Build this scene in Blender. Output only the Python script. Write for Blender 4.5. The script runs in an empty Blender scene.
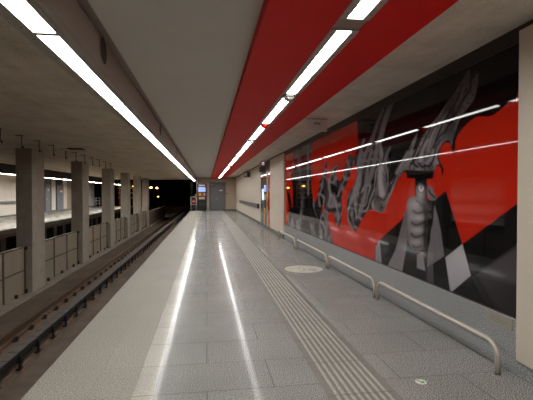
import bpy, bmesh, math
import numpy as np
from mathutils import Vector, Matrix

PI = math.pi
C = bpy.context.scene.collection
SC = bpy.context.scene
rng = np.random.RandomState(7)

# ------------------------------------------------------------------ camera
F, VX, VY, H = 410.0, 206.5, 193.0, 1.55
PSI = math.atan((266.5 - VX) / F)
THETA = 0.01707151
cam_d = bpy.data.cameras.new('camera')
cam_d.sensor_width = 36.0
cam_d.lens = F / 533.0 * 36.0
cam_d.clip_start = 0.05
cam_d.clip_end = 300
cam = bpy.data.objects.new('camera', cam_d)
C.objects.link(cam)
cam.location = (0, 0, H)
cam.rotation_euler = (PI / 2 - THETA, 0, -PSI)
SC.camera = cam

_f = np.array([math.sin(PSI) * math.cos(THETA), math.cos(PSI) * math.cos(THETA), -math.sin(THETA)])
_r = np.array([math.cos(PSI), -math.sin(PSI), 0.0])
_u = np.cross(_r, _f)

def art_xy(X, Y, Z):
    """drawing coordinates of the mural artwork (used only to lay out the print)"""
    dx, dy, dz = X, Y, Z - H
    d = dx * _f[0] + dy * _f[1] + dz * _f[2]
    a = dx * _r[0] + dy * _r[1] + dz * _r[2]
    b = dx * _u[0] + dy * _u[1] + dz * _u[2]
    return 266.5 + F * a / d, 200 - F * b / d

# ------------------------------------------------------------------ materials
def srgb(r, g, b):
    def c(v):
        v /= 255.0
        return v / 12.92 if v <= 0.04045 else ((v + 0.055) / 1.055) ** 2.4
    return (c(r), c(g), c(b), 1.0)

def new_mat(name):
    m = bpy.data.materials.new(name)
    m.use_nodes = True
    nt = m.node_tree
    b = nt.nodes['Principled BSDF']
    return m, nt, b

def mat(name, col, rough=0.5, metal=0.0, var=0.08, scale=6.0, bump=0.0, spec=0.5, rough_var=0.0, streak=None):
    """plain procedural material: a base colour with soft noise mottling"""
    m, nt, b = new_mat(name)
    N = nt.nodes; L = nt.links
    geo = N.new('ShaderNodeNewGeometry')
    src = geo.outputs['Position']
    if streak:
        mp = N.new('ShaderNodeMapping'); mp.inputs['Scale'].default_value = streak
        L.new(src, mp.inputs['Vector']); src = mp.outputs['Vector']
    nz = N.new('ShaderNodeTexNoise'); nz.inputs['Scale'].default_value = scale
    nz.inputs['Detail'].default_value = 6; nz.inputs['Roughness'].default_value = 0.6
    L.new(src, nz.inputs['Vector'])
    ramp = N.new('ShaderNodeMapRange')
    ramp.inputs['From Min'].default_value = 0.3; ramp.inputs['From Max'].default_value = 0.7
    ramp.inputs['To Min'].default_value = 1 - var; ramp.inputs['To Max'].default_value = 1 + var
    L.new(nz.outputs['Fac'], ramp.inputs['Value'])
    mul = N.new('ShaderNodeVectorMath'); mul.operation = 'SCALE'
    mul.inputs[0].default_value = col[:3]
    L.new(ramp.outputs['Result'], mul.inputs['Scale'])
    L.new(mul.outputs['Vector'], b.inputs['Base Color'])
    b.inputs['Roughness'].default_value = rough
    b.inputs['Metallic'].default_value = metal
    b.inputs['Specular IOR Level'].default_value = spec
    if bump:
        bp = N.new('ShaderNodeBump'); bp.inputs['Strength'].default_value = bump
        bp.inputs['Distance'].default_value = 0.01
        L.new(nz.outputs['Fac'], bp.inputs['Height'])
        L.new(bp.outputs['Normal'], b.inputs['Normal'])
    return m

def speckle(name, dark, mid, light, rough, scale=180.0, brick=None, mortar=0.6, plane='XY', contrast=1.0, spec=0.5, coat=0.0, grain=None):
    """granite / terrazzo: fine speckle, large-scale mottling, optional tile joints"""
    m, nt, b = new_mat(name)
    N = nt.nodes; L = nt.links
    geo = N.new('ShaderNodeNewGeometry')
    nz = N.new('ShaderNodeTexNoise'); nz.inputs['Scale'].default_value = scale
    nz.inputs['Detail'].default_value = 3; nz.inputs['Roughness'].default_value = 0.7
    L.new(geo.outputs['Position'], nz.inputs['Vector'])
    cr = N.new('ShaderNodeValToRGB')
    e = cr.color_ramp.elements
    e[0].position = 0.5 - 0.16 / contrast; e[0].color = dark
    e[1].position = 0.5 + 0.16 / contrast; e[1].color = light
    k = e.new(0.5); k.color = mid
    L.new(nz.outputs['Fac'], cr.inputs['Fac'])
    n2 = N.new('ShaderNodeTexNoise'); n2.inputs['Scale'].default_value = 1.3
    n2.inputs['Detail'].default_value = 5
    L.new(geo.outputs['Position'], n2.inputs['Vector'])
    mr = N.new('ShaderNodeMapRange')
    mr.inputs['From Min'].default_value = 0.3; mr.inputs['From Max'].default_value = 0.7
    mr.inputs['To Min'].default_value = 0.9; mr.inputs['To Max'].default_value = 1.08
    L.new(n2.outputs['Fac'], mr.inputs['Value'])
    sc = N.new('ShaderNodeVectorMath'); sc.operation = 'SCALE'
    L.new(cr.outputs['Color'], sc.inputs[0]); L.new(mr.outputs['Result'], sc.inputs['Scale'])
    out = sc.outputs['Vector']
    if brick:
        w, h, off, mw = brick
        sep = N.new('ShaderNodeSeparateXYZ'); L.new(geo.outputs['Position'], sep.inputs['Vector'])
        cmb = N.new('ShaderNodeCombineXYZ')
        L.new(sep.outputs[plane[0]], cmb.inputs['X']); L.new(sep.outputs[plane[1]], cmb.inputs['Y'])
        bt = N.new('ShaderNodeTexBrick')
        bt.inputs['Scale'].default_value = 1.0
        bt.inputs['Brick Width'].default_value = w; bt.inputs['Row Height'].default_value = h
        bt.inputs['Mortar Size'].default_value = mw; bt.inputs['Mortar Smooth'].default_value = 0.1
        bt.offset = off
        bt.inputs['Color1'].default_value = (1, 1, 1, 1); bt.inputs['Color2'].default_value = (.93, .93, .93, 1)
        bt.inputs['Mortar'].default_value = (mortar, mortar, mortar, 1)
        L.new(cmb.outputs['Vector'], bt.inputs['Vector'])
        mm = N.new('ShaderNodeVectorMath'); mm.operation = 'MULTIPLY'
        L.new(out, mm.inputs[0]); L.new(bt.outputs['Color'], mm.inputs[1])
        out = mm.outputs['Vector']
    L.new(out, b.inputs['Base Color'])
    rr = N.new('ShaderNodeMapRange')
    rr.inputs['From Min'].default_value = 0.3; rr.inputs['From Max'].default_value = 0.7
    rr.inputs['To Min'].default_value = rough * 0.8; rr.inputs['To Max'].default_value = rough * 1.25
    L.new(n2.outputs['Fac'], rr.inputs['Value'])
    if grain:
        rr.inputs['From Min'].default_value = 0.43; rr.inputs['From Max'].default_value = 0.53
        rr.inputs['To Min'].default_value = grain[0]; rr.inputs['To Max'].default_value = grain[1]
        L.new(nz.outputs['Fac'], rr.inputs['Value'])
    L.new(rr.outputs['Result'], b.inputs['Roughness'])
    b.inputs['Specular IOR Level'].default_value = spec
    if coat:
        b.inputs['Coat Weight'].default_value = coat; b.inputs['Coat Roughness'].default_value = 0.05
    return m

def concrete(name, col, var=0.14, boards=True, scale=2.0):
    """cast concrete: cloudy mottling, pores, faint board marks"""
    m, nt, b = new_mat(name)
    N = nt.nodes; L = nt.links
    geo = N.new('ShaderNodeNewGeometry')
    n1 = N.new('ShaderNodeTexNoise'); n1.inputs['Scale'].default_value = scale; n1.inputs['Detail'].default_value = 9
    n1.inputs['Roughness'].default_value = 0.65
    L.new(geo.outputs['Position'], n1.inputs['Vector'])
    n2 = N.new('ShaderNodeTexNoise'); n2.inputs['Scale'].default_value = 60; n2.inputs['Detail'].default_value = 2
    L.new(geo.outputs['Position'], n2.inputs['Vector'])
    mp = N.new('ShaderNodeMapping'); mp.inputs['Scale'].default_value = (3.5, 0.25, 0.4)
    L.new(geo.outputs['Position'], mp.inputs['Vector'])
    n3 = N.new('ShaderNodeTexNoise'); n3.inputs['Scale'].default_value = 2.0; n3.inputs['Detail'].default_value = 3
    L.new(mp.outputs['Vector'], n3.inputs['Vector'])
    def rng_(n, lo, hi, a=0.3, z=0.7):
        r = N.new('ShaderNodeMapRange')
        r.inputs['From Min'].default_value = a; r.inputs['From Max'].default_value = z
        r.inputs['To Min'].default_value = lo; r.inputs['To Max'].default_value = hi
        L.new(n.outputs['Fac'], r.inputs['Value']); return r.outputs['Result']
    a = rng_(n1, 1 - var, 1 + var); p = rng_(n2, 0.55, 1.0, 0.28, 0.40); s = rng_(n3, 0.93, 1.06)
    m1 = N.new('ShaderNodeMath'); m1.operation = 'MULTIPLY'; L.new(a, m1.inputs[0]); L.new(p, m1.inputs[1])
    m2 = N.new('ShaderNodeMath'); m2.operation = 'MULTIPLY'; L.new(m1.outputs[0], m2.inputs[0])
    if boards: L.new(s, m2.inputs[1])
    else: m2.inputs[1].default_value = 1.0
    v = N.new('ShaderNodeVectorMath'); v.operation = 'SCALE'; v.inputs[0].default_value = col[:3]
    L.new(m2.outputs[0], v.inputs['Scale']); L.new(v.outputs['Vector'], b.inputs['Base Color'])
    b.inputs['Roughness'].default_value = 0.85
    b.inputs['Specular IOR Level'].default_value = 0.25
    bp = N.new('ShaderNodeBump'); bp.inputs['Strength'].default_value = 0.25; bp.inputs['Distance'].default_value = 0.004
    L.new(n2.outputs['Fac'], bp.inputs['Height']); L.new(bp.outputs['Normal'], b.inputs['Normal'])
    return m

def emit(name, col, strength):
    m, nt, b = new_mat(name)
    b.inputs['Base Color'].default_value = (0.8, 0.8, 0.8, 1)
    b.inputs['Emission Color'].default_value = col
    b.inputs['Emission Strength'].default_value = strength
    b.inputs['Roughness'].default_value = 0.4
    return m

LAMP = 21.0
M = {}
M['granite_floor'] = speckle('granite_floor', srgb(64, 63, 62), srgb(147, 146, 143), srgb(224, 222, 217), 0.2, 110, (1.07, 0.535, 0.5, 0.005), 0.55, contrast=1.1, spec=0.05, grain=(0.04, 0.32))
M['edge_strip'] = speckle('edge_strip', srgb(108, 103, 95), srgb(156, 150, 139), srgb(196, 190, 178), 0.6, 85, (0.9, 0.535, 0.0, 0.004), 0.86)
M['white_band'] = speckle('white_band', srgb(166, 160, 150), srgb(190, 185, 175), srgb(206, 202, 193), 0.25, 80, (0.6, 0.535, 0.0, 0.006), 0.6, spec=0.06, grain=(0.06, 0.30))
M['far_floor'] = speckle('far_floor', srgb(104, 100, 94), srgb(134, 130, 122), srgb(160, 156, 148), 0.3, 85, spec=0.3)
M['granite_wall'] = speckle('granite_wall', srgb(92, 93, 94), srgb(160, 161, 162), srgb(214, 215, 217), 0.4, 100, (2.65, 3.0, 0.0, 0.005), 0.75, 'YZ')
M['tactile'] = speckle('tactile', srgb(112, 109, 103), srgb(138, 135, 128), srgb(156, 153, 147), 0.5, 80, (3.0, 0.6, 0.0, 0.006), 0.7, spec=0.25)
M['tactile_ridge'] = speckle('tactile_ridge', srgb(160, 156, 149), srgb(186, 182, 174), srgb(202, 199, 192), 0.45, 80, (3.0, 0.6, 0.0, 0.01), 0.6, spec=0.25)
M['ceiling_grey'] = mat('ceiling_grey', srgb(205, 201, 191), 0.6, var=0.02, scale=2)
M['ceiling_red'] = mat('ceiling_red', srgb(215, 30, 26), 0.6, var=0.03, scale=2, spec=0.2)
M['conc_ceiling'] = concrete('conc_ceiling', srgb(215, 208, 195))
M['conc_track'] = concrete('conc_track', srgb(205, 193, 173), 0.16)
M['conc_column'] = concrete('conc_column', srgb(172, 163, 150), 0.12, False, 4)
M['conc_bed'] = concrete('conc_bed', srgb(108, 95, 84), 0.25, True, 1.2)
M['conc_curb'] = concrete('conc_curb', srgb(158, 148, 136), 0.15, False)
M['conc_plinth'] = concrete('conc_plinth', srgb(118, 99, 86), 0.25, True, 1.5)
M['panel_beige'] = mat('panel_beige', srgb(226, 214, 197), 0.45, var=0.02, scale=3)
M['panel_pale'] = mat('panel_pale', srgb(224, 216, 204), 0.45, var=0.02, scale=3)
M['deep_trim'] = mat('deep_trim', srgb(38, 33, 30), 0.6, var=0.08, spec=0.2)
M['beige_dark'] = mat('beige_dark', srgb(196, 180, 160), 0.5, var=0.03, scale=3)
M['dark_trim'] = mat('dark_trim', srgb(48, 42, 38), 0.45, var=0.05)
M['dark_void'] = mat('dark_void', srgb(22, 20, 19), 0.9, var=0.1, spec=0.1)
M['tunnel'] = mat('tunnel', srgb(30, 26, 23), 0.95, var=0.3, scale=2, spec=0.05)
M['joint'] = mat('joint', srgb(95, 88, 78), 0.7, var=0.03)
M['fascia'] = mat('fascia', srgb(180, 170, 161), 0.45, 0.0, var=0.03, scale=2)
M['housing'] = mat('housing', srgb(168, 163, 154), 0.45, 0.1, var=0.03)
M['housing_dark'] = mat('housing_dark', srgb(150, 132, 122), 0.45, 0.1, var=0.05)
M['lens'] = emit('lens', (1.0, 1.0, 0.965, 1), LAMP)
M['lens_far'] = emit('lens_far', (1.0, 0.98, 0.95, 1), 72.0)
M['speaker'] = mat('speaker', srgb(70, 64, 60), 0.6, var=0.1, scale=200)
M['steel'] = mat('steel', srgb(214, 206, 193), 0.36, 0.45, var=0.04, scale=12)
M['grey_metal'] = mat('grey_metal', srgb(112, 113, 112), 0.45, 0.2, var=0.05)
M['door_grey'] = mat('door_grey', srgb(118, 120, 124), 0.42, 0.1, var=0.04)
M['black_metal'] = mat('black_metal', srgb(22, 22, 24), 0.5, 0.0, var=0.1)
M['rail_steel'] = mat('rail_steel', srgb(122, 98, 78), 0.4, 0.6, var=0.2, scale=10)
M['rail_rust'] = mat('rail_rust', srgb(78, 58, 46), 0.8, 0.2, var=0.3, scale=10)
M['cover_board'] = mat('cover_board', srgb(104, 97, 93), 0.75, 0.0, var=0.12, spec=0.2, scale=9)
M['cover_side'] = mat('cover_side', srgb(28, 28, 30), 0.6, var=0.1)
M['barrier'] = mat('barrier', srgb(164, 152, 134), 0.42, 0.1, var=0.10, scale=2.5, streak=(1, 1, .3))
M['barrier_frame'] = mat('barrier_frame', srgb(96, 90, 80), 0.5, 0.3, var=0.08)
M['white'] = mat('white', srgb(228, 226, 222), 0.4, var=0.02)
M['sign_white'] = mat('sign_white', srgb(232, 226, 224), 0.4, var=0.02)
M['ink'] = mat('ink', srgb(50, 50, 52), 0.5, var=0.02)
M['red'] = mat('red', srgb(205, 40, 30), 0.4, var=0.04)
M['yellow'] = mat('yellow', srgb(238, 190, 30), 0.4, var=0.04)
M['blue'] = mat('blue', srgb(40, 90, 190), 0.4, var=0.04)
M['green'] = mat('green', srgb(40, 175, 95), 0.5, var=0.04)
M['pink'] = emit('pink', srgb(240, 190, 200), 0.5)
M['screen_blue'] = emit('screen_blue', srgb(60, 125, 225), 1.0)
M['screen_white'] = emit('screen_white', srgb(190, 215, 240), 1.2)
M['window_lit'] = emit('window_lit', srgb(225, 200, 170), 0.3)
M['amber'] = emit('amber', (1.0, 0.48, 0.1, 1), 14.0)
M['plaque'] = mat('plaque', srgb(176, 170, 156), 0.35, 0.2, var=0.03)
M['glass_dark'] = mat('glass_dark', srgb(84, 92, 100), 0.06, 0.0, var=0.05)
M['gloss_red'] = mat('gloss_red', srgb(200, 34, 28), 0.1, var=0.03)
M['orange'] = mat('orange', srgb(230, 120, 40), 0.4, var=0.04)
M['beige_soft'] = mat('beige_soft', srgb(210, 180, 160), 0.5, var=0.05)

def sticker_mat():
    m, nt, b = new_mat('sticker_print')
    N = nt.nodes; L = nt.links
    geo = N.new('ShaderNodeNewGeometry')
    nz = N.new('ShaderNodeTexNoise'); nz.inputs['Scale'].default_value = 14
    nz.inputs['Detail'].default_value = 2
    L.new(geo.outputs['Position'], nz.inputs['Vector'])
    cr = N.new('ShaderNodeValToRGB')
    cr.color_ramp.elements[0].position = 0.3; cr.color_ramp.elements[0].color = srgb(205, 200, 182)
    cr.color_ramp.elements[1].position = 0.7; cr.color_ramp.elements[1].color = srgb(236, 232, 222)
    L.new(nz.outputs['Fac'], cr.inputs['Fac']); L.new(cr.outputs['Color'], b.inputs['Base Color'])
    b.inputs['Roughness'].default_value = 0.45
    return m
M['sticker'] = sticker_mat()

# ------------------------------------------------------------------ mesh helpers
class MB:
    def __init__(s):
        s.bm = bmesh.new(); s.mats = []
    def mi(s, m):
        if m not in s.mats: s.mats.append(m)
        return s.mats.index(m)
    def box(s, x0, x1, y0, y1, z0, z1, m, bev=0.0):
        r = bmesh.ops.create_cube(s.bm, size=1.0)
        vs = r['verts']
        for v in vs:
            v.co = Vector((x0 + (v.co.x + .5) * (x1 - x0), y0 + (v.co.y + .5) * (y1 - y0), z0 + (v.co.z + .5) * (z1 - z0)))
        fs = {f for v in vs for f in v.link_faces}
        i = s.mi(m)
        for f in fs: f.material_index = i
        if bev > 0:
            es = list({e for v in vs for e in v.link_edges})
            rr = bmesh.ops.bevel(s.bm, geom=es, offset=bev, segments=2, affect='EDGES', profile=0.5)
            for f in rr['faces']: f.material_index = i
        return s
    def cyl(s, p, axis, r, ln, m, seg=24, r2=None, smooth=True):
        """cylinder/cone centred at p along axis X, Y or Z"""
        rr = bmesh.ops.create_cone(s.bm, cap_ends=True, segments=seg, radius1=r, radius2=r if r2 is None else r2, depth=ln)
        R = {'Z': Matrix(), 'X': Matrix.Rotation(PI / 2, 4, 'Y'), 'Y': Matrix.Rotation(-PI / 2, 4, 'X')}[axis]
        T = Matrix.Translation(p) @ R
        bmesh.ops.transform(s.bm, matrix=T, verts=rr['verts'])
        i = s.mi(m)
        for f in {f for v in rr['verts'] for f in v.link_faces}:
            f.material_index = i
            f.smooth = smooth and len(f.verts) == 4
        return s
    def dome(s, p, r, h, m, down=True, seg=24):
        rr = bmesh.ops.create_uvsphere(s.bm, u_segments=seg, v_segments=12, radius=1.0)
        for v in rr['verts']:
            v.co = Vector((p[0] + v.co.x * r, p[1] + v.co.y * r, p[2] + v.co.z * h))
        i = s.mi(m)
        for f in {f for v in rr['verts'] for f in v.link_faces}:
            f.material_index = i; f.smooth = True
        return s
    def tube(s, pts, r, m, seg=14, cap=True):
        pts = [Vector(p) for p in pts]
        rings = []
        up = None
        for k, p in enumerate(pts):
            t = (pts[min(k + 1, len(pts) - 1)] - pts[max(k - 1, 0)]).normalized()
            if up is None:
                up = Vector((1, 0, 0)) if abs(t.x) < .9 else Vector((0, 1, 0))
            a = (up - t * up.dot(t)).normalized(); b = t.cross(a); up = a
            rings.append([s.bm.verts.new(p + (a * math.cos(2 * PI * q / seg) + b * math.sin(2 * PI * q / seg)) * r) for q in range(seg)])
        i = s.mi(m)
        for k in range(len(rings) - 1):
            for q in range(seg):
                f = s.bm.faces.new((rings[k][q], rings[k][(q + 1) % seg], rings[k + 1][(q + 1) % seg], rings[k + 1][q]))
                f.material_index = i; f.smooth = True
        if cap:
            for rg in (rings[0][::-1], rings[-1]):
                f = s.bm.faces.new(rg); f.material_index = i
        return s
    def prism(s, poly, axis, a0, a1, m):
        """extrude a 2-D polygon along axis from a0 to a1 (poly in the other two axes in order)"""
        def P(u, v, w):
            return {'X': (w, u, v), 'Y': (u, w, v), 'Z': (u, v, w)}[axis]
        lo = [s.bm.verts.new(P(u, v, a0)) for u, v in poly]
        hi = [s.bm.verts.new(P(u, v, a1)) for u, v in poly]
        i = s.mi(m); n = len(poly)
        fs = [s.bm.faces.new(lo[::-1]), s.bm.faces.new(hi)]
        for k in range(n):
            fs.append(s.bm.faces.new((lo[k], lo[(k + 1) % n], hi[(k + 1) % n], hi[k])))
        for f in fs: f.material_index = i
        return s
    def build(s, name, parent=None, origin=None, **tags):
        bmesh.ops.recalc_face_normals(s.bm, faces=s.bm.faces[:])
        me = bpy.data.meshes.new(name)
        if origin is None:
            if parent is not None: origin = Vector((0, 0, 0))
            else:
                xs = [v.co for v in s.bm.verts]
                origin = Vector(((min(v.x for v in xs) + max(v.x for v in xs)) / 2, (min(v.y for v in xs) + max(v.y for v in xs)) / 2, min(v.z for v in xs)))
        else: origin = Vector(origin)
        off = origin
        if parent is not None:
            off = parent['_o_x'], parent['_o_y'], parent['_o_z']
            off = Vector(off) + origin
        for v in s.bm.verts: v.co -= off
        s.bm.to_mesh(me); s.bm.free()
        for m in s.mats: me.materials.append(M[m] if isinstance(m, str) else m)
        o = bpy.data.objects.new(name, me); C.objects.link(o)
        if parent is not None:
            o.parent = parent; o.location = origin
        else: o.location = origin
        if parent is None or True:
            w = off
            ORI[o.name] = (w[0], w[1], w[2])
        for k, v in tags.items(): o[k] = v
        return o
ORI = {}
class _P(dict): pass

def thing(name, label, cat, loc, group=None, rotz=0.0):
    o = bpy.data.objects.new(name, None); C.objects.link(o)
    o.empty_display_size = 0.1
    o.location = loc; o.rotation_euler = (0, 0, rotz)
    o['label'] = label; o['category'] = cat
    if group: o['group'] = group
    ORI[o.name] = tuple(loc)
    return o

def part(mb, name, parent, **tags):
    """a part: geometry given in world coordinates, stored relative to its thing (or part)"""
    bmesh.ops.recalc_face_normals(mb.bm, faces=mb.bm.faces[:])
    w = Vector(ORI[parent.name])
    for v in mb.bm.verts: v.co -= w
    me = bpy.data.meshes.new(name)
    mb.bm.to_mesh(me); mb.bm.free()
    for m in mb.mats: me.materials.append(M[m] if isinstance(m, str) else m)
    o = bpy.data.objects.new(name, me); C.objects.link(o)
    o.parent = parent
    ORI[o.name] = tuple(w)
    for k, v in tags.items(): o[k] = v
    return o

def solo(mb, name, label, cat, group=None):
    o = mb.build(name)
    o['label'] = label; o['category'] = cat
    if group: o['group'] = group
    return o

def struct(mb, name):
    o = mb.build(name); o['kind'] = 'structure'; return o

def copy_thing(t, dy=0.0, dx=0.0, dz=0.0, label=None):
    r = t.copy(); C.objects.link(r)
    r.location = (t.location[0] + dx, t.location[1] + dy, t.location[2] + dz)
    if label: r['label'] = label
    for ch in list(t.children):
        c = ch.copy(); C.objects.link(c); c.parent = r
        for g in list(ch.children):
            d = g.copy(); C.objects.link(d); d.parent = c
    return r

ORD = ['nearest', 'second nearest', 'third nearest', 'fourth nearest', 'fifth nearest', 'sixth nearest', 'seventh nearest',
       'eighth nearest', 'ninth nearest', 'tenth nearest', 'eleventh nearest', 'twelfth nearest', 'thirteenth nearest',
       'fourteenth nearest', 'fifteenth nearest', 'sixteenth nearest', 'seventeenth nearest', 'eighteenth nearest']

Y0, Y1 = -2.5, 36.7            # platform extent
# ================================================================== SETTING
# platform
struct(MB().box(-0.405, 2.66, Y0, Y1, -0.16, 0.0, 'granite_floor'), 'floor')
struct(MB().box(-0.565, -0.405, Y0, Y1, -0.16, 0.0, 'white_band'), 'trim_1')
struct(MB().box(-1.385, -0.565, Y0, Y1, -0.16, 0.0, 'edge_strip', 0.004), 'platform_edge')
struct(MB().box(-0.95, -0.75, Y0, Y1, -1.1, -0.16, 'conc_bed'), 'wall_under_platform')
# tactile strip with its raised ridges
tb = MB().box(0.905, 1.46, Y0, Y1, 0.0, 0.002, 'tactile')
for k in range(8):
    x = 0.985 + k * 0.0565
    tb.prism([(x - .013, .002), (x + .013, .002), (x + .008, .0065), (x - .008, .0065)], 'Y', Y0, Y1, 'tactile_ridge')
solo(tb, 'tactile_paving', 'pale grey ribbed tactile guidance strip running along the platform floor', 'tactile paving')

# ceilings
struct(MB().box(-0.84, 0.41, Y0, Y1, 2.93, 3.0, 'ceiling_grey'), 'ceiling')
cr = MB().box(0.41, 0.955, Y0, Y1, 2.82, 3.0, 'ceiling_red').box(1.19, 1.65, Y0, Y1, 2.82, 3.0, 'ceiling_red')
struct(cr, 'ceiling_red_panel')
ch = MB().box(0.955, 1.19, Y0, Y1, 2.90, 2.93, 'housing_dark')
for k in range(17):
    yy = 3.10 - 2.28 + 2.28 * k
    if yy < Y1 - .1: ch.box(0.957, 1.188, yy - .203, yy - .017, 2.828, 2.90, 'housing_dark')
struct(ch, 'ceiling_light_channel')
cc = MB()
ys = [Y0, 1.35, 4.35, 7.35, 10.35, 13.35, 16.35, 19.35, 22.35, 25.35, 28.35, 31.35, 34.35, Y1]
for a, b in zip(ys[:-1], ys[1:]):
    cc.box(1.65, 2.63, a + .006, b - .006, 2.965, 3.02, 'conc_ceiling')
cc.box(1.65, 2.72, Y0, Y1, 2.975, 3.03, 'dark_void')
struct(cc, 'ceiling_concrete_strip')
struct(MB().box(-14.0, -1.205, Y0, Y1, 2.71, 3.0, 'conc_track'), 'ceiling_over_tracks')
struct(MB().box(-14.2, 4.0, Y0, Y1, 3.06, 3.2, 'dark_void'), 'ceiling_slab')
# fascia between the edge lamps and the grey ceiling
fa = MB().box(-0.95, -0.93, Y0, Y1, 2.62, 2.95, 'fascia')
fa.box(-0.935, -0.915, Y0, Y1, 2.612, 2.665, 'housing')
fa.box(-0.95, -0.80, Y0, Y1, 2.975, 2.99, 'housing_dark')
struct(fa, 'trim_2')
# right wall : cladding, dark trim above, granite plinth
wr = MB()
def clad(mb, y0, y1, w, x=2.58):
    n = max(1, round((y1 - y0) / w)); s = (y1 - y0) / n
    for k in range(n):
        mb.box(x, x + .04, y0 + k * s + .003, y0 + (k + 1) * s - .003, 0.14, 2.90, 'panel_beige')
clad(wr, Y0, 3.10, 1.4)
clad(wr, 13.66, 16.63, .50)
clad(wr, 19.62, Y1, .61)
wr.box(2.615, 2.63, Y0, 3.10, .14, 2.9, 'joint').box(2.61, 2.63, 13.66, 16.63, .14, 2.9, 'joint').box(2.61, 2.63, 19.62, Y1, .14, 2.9, 'joint')
wr.box(2.66, 2.8, Y0, Y1, 0, 3.05, 'conc_curb')
struct(wr, 'wall_right')
struct(MB().box(2.605, 2.66, Y0, 3.10, 0, .14, 'granite_wall').box(2.565, 2.66, 13.66, Y1 - .01, 0, .14, 'grey_metal'), 'baseboard_right')
struct(MB().box(2.60, 2.66, 3.10, 13.66, 0, .472, 'granite_wall', .003), 'wall_plinth')
struct(MB().box(2.628, 2.66, Y0, Y1, 2.83, 2.965, 'dark_trim').box(2.60, 2.63, 13.66, Y1, 2.90, 2.94, 'dark_trim'), 'trim_3')

# end wall with double door
ew = MB()
ew.box(-0.86, 0.24, Y1, Y1 + .2, 2.44, 3.05, 'beige_dark')
ew.box(0.24, 1.69, Y1, Y1 + .2, 2.50, 3.05, 'beige_dark')
ew.box(0.02, 0.24, Y1, Y1 + .2, 0, 2.44, 'panel_beige')
ew.box(-0.86, 0.02, Y1 + .05, Y1 + .2, 0, 2.44, 'beige_dark')
ew.box(1.69, 2.66, Y1, Y1 + .2, 0.10, 3.05, 'beige_dark')
ew.box(1.69, 2.66, Y1 - .01, Y1 + .2, 0, 0.10, 'grey_metal')
struct(ew, 'wall_end')
d1 = MB().box(.24, .30, Y1 - .02, Y1 + .1, 0, 2.50, 'grey_metal').box(1.63, 1.69, Y1 - .02, Y1 + .1, 0, 2.50, 'grey_metal').box(.30, 1.63, Y1 - .02, Y1 + .1, 2.42, 2.50, 'grey_metal')
d1 = d1.build('door_1', origin=(0.965, Y1, 0)); d1['kind'] = 'structure'
part(MB().box(.305, .80, Y1 + .02, Y1 + .06, .02, 2.415, 'door_grey', .004), 'door_leaf', d1)
lf = part(MB().box(.81, 1.625, Y1 + .02, Y1 + .06, .02, 2.415, 'door_grey', .004), 'door_leaf', d1)
part(MB().box(1.12, 1.42, Y1 + .008, Y1 + .022, 1.72, 1.84, 'white'), 'door_sign', d1, label='small white sign on the door')
part(MB().cyl((.88, Y1 - .0, 1.02), 'X', .015, .12, 'steel', 12).cyl((.85, Y1 + .01, 1.02), 'Y', .03, .02, 'steel', 16), 'door_handle', d1)
part(MB().box(.36, .52, Y1 - .01, Y1 + .02, 2.30, 2.36, 'sign_white'), 'door_closer', d1)
solo(MB().box(1.78, 1.86, Y1 - .03, Y1 + .0, 1.42, 1.56, 'ink', .004), 'door_intercom', 'small dark control box on the beige end wall right of the grey door', 'intercom')

# ------------------------------------------------------------------ track bed
TB = MB().box(-5.0, -0.8, Y0, 82, -1.35, -1.1, 'conc_bed')
TB.box(-3.52, -3.48, Y0, 82, -1.1, -1.09, 'conc_bed')
struct(TB, 'track_bed')
struct(MB().prism([(-3.6, -1.1), (-2.66, -1.1), (-2.70, -1.0), (-3.56, -1.0)], 'Y', Y0, 82, 'conc_plinth'), 'track_plinth')
struct(MB().box(-8.6, -5.0, Y0, 82, -1.35, -1.1, 'conc_bed'), 'track_bed_opposite')
struct(MB().box(-4.98, -4.38, Y0, 46, -1.1, -1.05, 'conc_curb', .005), 'track_curb')
struct(MB().box(-4.82, -4.6, 34.0, 47.0, -1.05, 0.05, 'conc_plinth', .01), 'wall_parapet')

def rail_profile(x, z):
    return [(x - .07, z), (x + .07, z), (x + .07, z + .015), (x + .012, z + .03), (x + .012, z + .11), (x + .036, z + .12),
            (x + .036, z + .15), (x - .036, z + .15), (x - .036, z + .12), (x - .012, z + .11), (x - .012, z + .03), (x - .07, z + .015)]
def make_rail(x, label, clips, group):
    t = thing('track_rail', label, 'rail', (x, 5, -1.0), group)
    mb = MB().prism(rail_profile(x, -1.0), 'Y', Y0, 82, 'rail_steel')
    part(mb, 'rail_bar', t)
    c0 = None
    for k in range(clips):
        y = 5.0 + k * .64
        if c0 is None:
            for s in (-1, 1):
                mb = MB()
                mb.box(x + s * .10 - .04, x + s * .10 + .04, y - .05, y + .05, -1.0, -.975, 'rail_rust', .004)
                mb.cyl((x + s * .12, y, -.95), 'Z', .02, .06, 'black_metal', 8)
                mb.tube([(x + s * .14, y - .05, -.97), (x + s * .09, y - .05, -.93), (x + s * .06, y, -.955), (x + s * .09, y + .05, -.93), (x + s * .14, y + .05, -.97)], .009, 'black_metal', 6)
                c0 = (c0 or []) + [part(mb, 'rail_clip', t)]
        else:
            for cq in c0:
                c = cq.copy(); C.objects.link(c); c.parent = t; c.location = (0, k * .64, 0)
    return t
make_rail(-3.36, 'rusty running rail of the near track, on the side of the columns', 48, 'running rails')
make_rail(-1.92, 'running rail of the near track tucked beneath the platform edge', 0, 'running rails')
make_rail(-6.35, 'far track running rail just behind the columns and barriers', 0, 'running rails')
make_rail(-7.79, 'far track running rail below the opposite platform edge', 0, 'running rails')

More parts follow.
